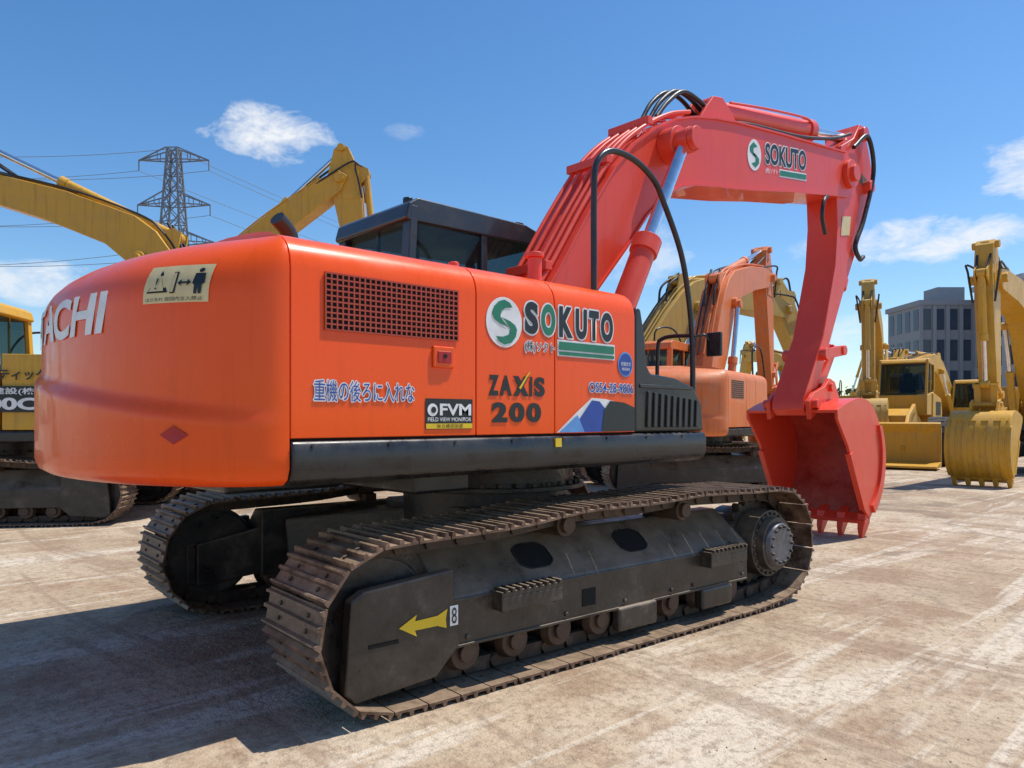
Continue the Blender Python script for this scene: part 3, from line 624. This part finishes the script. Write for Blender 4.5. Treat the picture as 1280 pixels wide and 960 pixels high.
ram(E,'bucket_cylinder',(10.10,4.2,4.32),(9.08,4.2,2.22),.6,.085,.05,'red')
T=bucket(E,8.30,1.42,rad(17),3.66,4.74,'red','bucketin')
e=T((.5,.23))
mb=MB()
for y in(3.97,4.43): mb.beam((9.08,y,2.22),(8.62,y,2.15),.04,.12)
for y in(4.08,4.32): mb.xz([(9.14,2.24),(9.04,2.30),(8.96,2.15),(e[0]-.08,e[1]+.05),(e[0],e[1]-.08),(e[0]+.09,e[1])],y-.025,y+.025)
mb.cyl((9.08,3.93,2.22),(9.08,4.47,2.22),.06,n=16)
mb.build('bucket_linkage',E,'red',.008)
patch('arm_sticker',E,lambda x,z:(x,4.005,z),[(9.12,3.62),(9.36,3.66),(9.40,3.90),(9.16,3.86)],'cream')
label('arm_name','SOKUTO',E,lambda x,z:(x,4.004,z-.25*(x-9.5)),9.62,9.95,4.42,4.56,'green',.03)
for s,y in(('right',3.78),('left',4.62)):
    ram(E,'boom_cylinder_'+s,(4.20,y,1.42),(5.52,y,3.80),.60,.10,.055,'red')
tube('arm_hose_1',[(9.4,3.97,4.75),(9.72,3.93,4.95),(9.9,3.93,4.55),(9.65,3.95,3.9),(9.45,3.97,3.55),(9.6,3.98,3.40),(9.75,4.0,3.45)],.028,'rubber',E)
tube('arm_hose_2',[(8.75,4.0,4.02),(8.55,3.95,3.92),(8.5,3.95,3.72),(8.62,3.97,3.55)],.024,'rubber',E)
tube('arm_hose_3',[(6.7,4.1,4.38),(7.2,4.08,4.47),(8.2,4.06,4.60),(9.0,4.05,4.78),(9.5,4.05,4.96)],.02,'rubber',E)
tube('handrail',[(3.667,3.2,2.2),(3.667,3.2,2.45),(3.667,3.2,2.80),(3.69,3.2,3.04),(3.83,3.2,3.16),(4.08,3.2,3.16),(4.30,3.2,3.07),(4.42,3.2,2.93),(4.62,3.2,2.62),(4.72,3.2,2.30),(4.77,3.2,1.95),(4.78,3.2,1.35)],.021,'black',E)
tube('front_rail',[(4.78,3.2,2.0),(4.80,3.25,2.02),(4.82,3.5,2.02),(4.82,3.55,1.9),(4.82,3.55,1.3)],.016,'black',E)
tube('mirror_arm',[(4.77,3.2,2.0),(4.84,3.14,2.02),(4.88,3.12,1.98)],.01,'black',E)
mb=MB(); mb.box((4.87,3.02,1.86),(4.90,3.15,2.04)); mb.build('mirror',E,'black',.012)
# ================================================================== BACKGROUND MACHINES
V=Vector((.678,.735)); Rr=Vector((.735,-.678))
def at(px,depth): p=V*depth+Rr*((px-640)/940*depth); return p.x,p.y
AZL=rad(137.33); AZR=rad(-42.67)
excavator(at(285,14.6),AZL,'yellow',40,-60,ur=.1,sc=1.1)
B=excavator(at(10,11.0),AZL+.15,'yellow',20,-70,stripe=True,cabmat='yellow')
bs_=lambda o:(lambda x,z:(-x,1.36+o,z))
label('side_name','ティック',B,bs_(.006),.52,1.10,1.90,2.04,'dblack',.03)
patch('side_band',B,bs_(.004),[(.0,1.48),(1.1,1.48),(1.1,1.82),(.0,1.82)],'dblack')
label('side_firm','建設(株)',B,bs_(.010),.45,1.0,1.70,1.80,'white',.02); label('side_model','200C',B,bs_(.010),.2,1.0,1.51,1.67,'white',.04)
excavator(at(262,18.3),AZR,'yellow',60,-80,sc=1.07)
excavator(at(868,15.0),rad(14),'oldorange',34,-80,ur=rad(-52),cabmat='oldorange')
excavator(at(772,20),rad(-6),'yellow2',20,-55,cabmat='yellow2',sc=1.32)
def aim(pa,pb): return math.atan2(pb[1]-pa[1],pb[0]-pa[0])
F=at(1298,19.6); excavator(F,aim(F,at(1206,14.6)),'yellow',27,-94,bka=16,bs=1.05,ur=rad(15))
H=at(1096,27); excavator(H,aim(H,at(1080,21)),'yellow2',32,-95,bka=16)
G=at(1190,31); excavator(G,aim(G,at(1120,27)),'yellow',14,-60,cabmat='yellow',ur=.3)
excavator(at(1205,44),AZL-.3,'yellow',34,-70)
excavator(at(1010,34),rad(60),'yellow',30,-70)
def wheel_loader(loc,rz,mat):
    e=root('wheel_loader',(loc[0],loc[1],0),rz)
    mb=MB(); mb.xz([(-2.9,1.0),(-3.0,1.6),(-2.7,2.1),(-.6,2.25),(-.5,1.1),(-.9,.8),(-2.4,.8)],-.75,.75); mb.build('engine_body',e,mat,.06)
    mb=MB(); mb.xz([(-.4,.8),(-.4,1.3),(.9,1.7),(1.9,1.5),(2.0,.8)],-.45,.45); mb.build('front_frame',e,mat,.04)
    mb=MB()
    for i in range(8): mb.box((-3.04,-.5,1.2+i*.09),(-2.85,.5,1.24+i*.09))
    for s in(-1,1):
        for i in range(7): mb.box((-2.5+i*.2,s*.75-.01,1.5),(-2.4+i*.2,s*.75+.01,1.95))
    mb.build('radiator_grille',e,'dblack')
    cab(e,-1.2,.5,-.7,.7,1.5,3.3,mat)
    for x in(-1.8,1.5):
        for s in(-1,1):
            mb=MB(); mb.cyl((x,s*.85,.72),(x,s*1.35,.72),.72,n=32,mi=0); mb.cyl((x,s*1.3,.72),(x,s*1.37,.72),.36,n=24,mi=1)
            for k in range(22):
                a=2*math.pi*k/22; mb.beam((x+.70*math.cos(a),s*.88,.72+.70*math.sin(a)),(x+.70*math.cos(a+.12),s*1.32,.72+.70*math.sin(a+.12)),.07,.07)
            mb.build('wheel',e,['tyre',mat],.03)
    mb=MB()
    for s in(-.4,.4): mb.xz([(.8,1.6),(1.0,1.85),(2.2,1.5),(3.2,.6),(3.1,.4),(2.1,1.2)],s-.05,s+.05)
    mb.xz([(3.0,.1),(3.0,1.1),(3.2,1.3),(3.3,1.25),(3.15,1.0),(3.15,.2),(4.1,.12),(4.1,.06),(3.1,.05)],-1.35,1.35); mb.build('loader_arms_and_bucket',e,mat,.02)
wheel_loader(at(1130,24),AZL+.95,'yellow')
# ================================================================== SETTING
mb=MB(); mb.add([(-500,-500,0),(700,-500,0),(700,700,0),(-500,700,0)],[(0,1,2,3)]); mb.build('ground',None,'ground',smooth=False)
mb=MB()
for i in range(3200):
    r=random.random()**.7*18; a=random.uniform(-.35,1.95); x,y=r*math.cos(a),r*math.sin(a)
    s=random.uniform(.003,.010)*(1 if random.random()<.97 else 1.7)
    vs=[(x+s*random.uniform(.7,1.3)*math.cos(k*1.257),y+s*random.uniform(.7,1.3)*math.sin(k*1.257),-.002) for k in range(5)]+[(x+random.uniform(-.3,.3)*s,y+random.uniform(-.3,.3)*s,s*random.uniform(.5,1))]
    mb.add(vs,[(k,(k+1)%5,5) for k in range(5)])
mb.build('loose_stones',None,'stone',smooth=False)
def building(px,py,w,d,h,floors,bays,rz,mat):
    e=root('office_building',(px,py,0),rz)
    mb=MB(); mb.box((0,0,0),(w,d,h)); mb.box((-.3,-.3,h),(w+.3,d+.3,h+.7)); mb.box((w*.3,d*.3,h+.7),(w*.6,d*.7,h+3)); mb.build('walls',e,mat)
    mb=MB(); fh=h/floors
    for f in range(floors):
        for k in range(bays):
            x0=w*(k+.22)/bays; x1=w*(k+.78)/bays; z0=f*fh+fh*.2; mb.box((x0,-.06,z0),(x1,.1,z0+fh*.68))
        nb=max(2,int(d/w*bays))
        for k in range(nb):
            y0=d*(k+.22)/nb; y1=d*(k+.78)/nb; mb.box((-.06,y0,f*fh+fh*.2),(.1,y1,f*fh+fh*.88))
    mb.build('windows',e,'winglass')
    mb=MB()
    for k in range(bays+1): mb.box((w*k/bays-.25,-.3,0),(w*k/bays+.25,-.002,h-.05))
    mb.build('pilasters',e,mat)
p=at(1150,105); building(p[0],p[1],13,9,17.2,4,7,rad(-42.67),'concrete')
p=at(1278,95); building(p[0],p[1],22,10,19.0,5,8,rad(-42.67),'facade2')
p=at(380,150); e=root('warehouse',(p[0],p[1],0),rad(-42.67))
mb=MB(); mb.xz([(0,0),(0,6),(30,8),(60,6),(60,0)],0,30); mb.build('shed_body',e,'facade2'); mb=MB()
for k in range(9): mb.box((2+k*6.5,-.1,3.8),(6+k*6.5,.1,4.8))
mb.build('shed_windows',e,'winglass')
mb=MB()
for i in range(7000):
    d=random.uniform(128,140); pxx=random.uniform(-900,2300); q=at(pxx,d)
    top=4.5+2.2*math.sin(pxx*.013)+1.5*math.sin(pxx*.041+1)+.8*math.sin(pxx*.11)
    z=random.uniform(0,max(1.5,top)); s=random.uniform(.3,.8)
    c=Vector((q[0],q[1],z)); a=Vector((random.uniform(-1,1),random.uniform(-1,1),random.uniform(-1,1))).normalized()*s; b_=a.cross(Vector((random.random(),random.random(),random.random()+.1))).normalized()*s
    mb.add([c-a,c+b_,c+a,c-b_],[(0,1,2,3)])
mb.build('distant_trees',None,'leaf',smooth=False)
def tower(px,d,H=43):
    q=at(px,d); e=root('transmission_tower',(q[0],q[1],0),rad(-42.67)); mb=MB()
    def hw(z): return 4.2-(4.2-1.7)*min(1,z/26) if z<26 else 1.7-(z-26)/(H-26)*1.0
    zs=[0,6,11.5,16.5,21,25,28.5,31.5,34.3,36.8,39,41.2,H]
    cs=[(-1,-1),(1,-1),(1,1),(-1,1)]
    P=lambda c,w,z:(c[0]*w,c[1]*w,z)
    for i in range(len(zs)-1):
        a,b_=zs[i],zs[i+1]; wa,wb=hw(a),hw(b_)
        for k in range(4):
            c0=cs[k]; c1=cs[(k+1)%4]
            mb.beam(P(c0,wa,a),P(c0,wb,b_),.26); mb.beam(P(c0,wa,a),P(c1,wb,b_),.14); mb.beam(P(c1,wa,a),P(c0,wb,b_),.14); mb.beam(P(c0,wb,b_),P(c1,wb,b_),.14)
    for z,L in((28.5,6.2),(34.3,5.6),(41.2,5.4)):
        w=hw(z)
        for s in(-1,1):
            for y in(-w,w):
                mb.beam((s*w,y,z),(s*L,0,z),.16); mb.beam((s*w,y,z+1.8),(s*L,0,z),.16)
            for t in(.33,.66):
                x=s*(w+(L-w)*t); mb.beam((x,-w*(1-t),z),(x,-w*(1-t),z+1.8*(1-t)),.1); mb.beam((x,w*(1-t),z),(x,w*(1-t),z+1.8*(1-t)),.1); mb.beam((x,-w*(1-t),z),(x,w*(1-t),z),.1)
            mb.beam((s*L,0,z),(s*L,0,z-1.6),.14)
    mb.build('lattice',e,'steel',smooth=False)
    out=[]
    for z,L in((28.5,6.2),(34.3,5.6),(41.2,5.4),(H,.2)):
        for s in(-1,1):
            r=Rr*(s*L); out.append(Vector((q[0]+r.x,q[1]+r.y,z-1.6 if L>1 else z)))
    return out
A=tower(217,116); B2=tower(-520,100); C=tower(760,300)
W=root('power_lines',(0,0,0)); n=0
for X,Y in((A,B2),(A,C)):
    for a,b_ in list(zip(X,Y))[:7]:
        pts=[]
        for k in range(25):
            t=k/24; p=a.lerp(b_,t); p.z-=4*3.5*t*(1-t); pts.append(p)
        n+=1; tube('conductor_%d'%n,pts,.04,'steel',W,sm=False)
# ================================================================== SKY + LIGHT
sd=Vector((.40,-.17,.90)).normalized()
w=bpy.data.worlds.new('sky'); S.world=w; w.use_nodes=True; nt=w.node_tree; bg=nt.nodes['Background']
sky=nt.nodes.new('ShaderNodeTexSky'); sky.sky_type='NISHITA'; sky.sun_disc=False
sky.sun_elevation=math.asin(sd.z); sky.sun_rotation=math.atan2(sd.x,sd.y); sky.air_density=1.0; sky.dust_density=.4; sky.ozone_density=3.0
tc=nt.nodes.new('ShaderNodeTexCoord')
def vdot(vec):
    n=nt.nodes.new('ShaderNodeVectorMath'); n.operation='DOT_PRODUCT'; lnk(nt,tc.outputs['Generated'],n.inputs[0]); n.inputs[1].default_value=vec; return n.outputs['Value']
def mth(op,a,b=None,c=None,clamp=False):
    n=nt.nodes.new('ShaderNodeMath'); n.operation=op; n.use_clamp=clamp
    for i,v in enumerate((a,b,c)):
        if v is None: continue
        if isinstance(v,(int,float)): n.inputs[i].default_value=v
        else: lnk(nt,v,n.inputs[i])
    return n.outputs[0]
a_=vdot((.735,-.678,0)); b__=vdot((0,0,1))
cn=nt.nodes.new('ShaderNodeTexNoise'); cn.inputs['Scale'].default_value=17; cn.inputs['Detail'].default_value=6; cn.inputs['Roughness'].default_value=.64; cn.inputs['Distortion'].default_value=.35
mp=nt.nodes.new('ShaderNodeMapping'); mp.inputs['Scale'].default_value=(1,1,2.0); lnk(nt,tc.outputs['Generated'],mp.inputs[0]); lnk(nt,mp.outputs[0],cn.inputs['Vector'])
tot=None
for a0,b0,wa,wb,amp in((-.29,.338,.085,.036,.95),(-.133,.353,.03,.012,.25),(.47,.203,.14,.030,.85),(.57,.27,.075,.045,.9),(-.53,.15,.09,.03,.75),(.17,.21,.07,.045,.5),(.52,.10,.25,.04,.6)):
    d=mth('ADD',mth('POWER',mth('MULTIPLY',mth('SUBTRACT',a_,a0),1/wa),2),mth('POWER',mth('MULTIPLY',mth('SUBTRACT',b__,b0),1/wb),2))
    msk=mth('SUBTRACT',1,d,clamp=True)
    v=mth('MULTIPLY',mth('MULTIPLY_ADD',cn.outputs['Fac'],3.4,mth('MULTIPLY_ADD',msk,1.1,-2.0),clamp=True),mth('MULTIPLY',mth('MULTIPLY',msk,3,clamp=True),amp))
    tot=v if tot is None else mth('MAXIMUM',tot,v)
hs=nt.nodes.new('ShaderNodeHueSaturation'); hs.inputs['Saturation'].default_value=1.25; hs.inputs['Value'].default_value=1.42; lnk(nt,sky.outputs[0],hs.inputs['Color'])
cc=mixc(nt,tot,hs.outputs[0],(8.4,8.6,8.9))
lnk(nt,cc,bg.inputs[0]); bg.inputs[1].default_value=.11
L=bpy.data.lights.new('sun','SUN'); L.energy=4.8; L.angle=rad(.5); L.color=(1,.95,.87)
lo=bpy.data.objects.new('sun',L); COL.objects.link(lo); lo.rotation_euler=sd.to_track_quat('Z','Y').to_euler()
cam=bpy.data.cameras.new('camera'); co=bpy.data.objects.new('camera',cam); COL.objects.link(co)
co.location=(0,0,1.4); co.rotation_euler=(rad(90),0,rad(-42.67)); cam.sensor_width=36; cam.lens=26.44; cam.shift_y=43/1280; cam.clip_end=2000; cam.clip_start=.05
S.camera=co
S.view_settings.view_transform='Standard'; S.view_settings.look='None'; S.view_settings.exposure=0
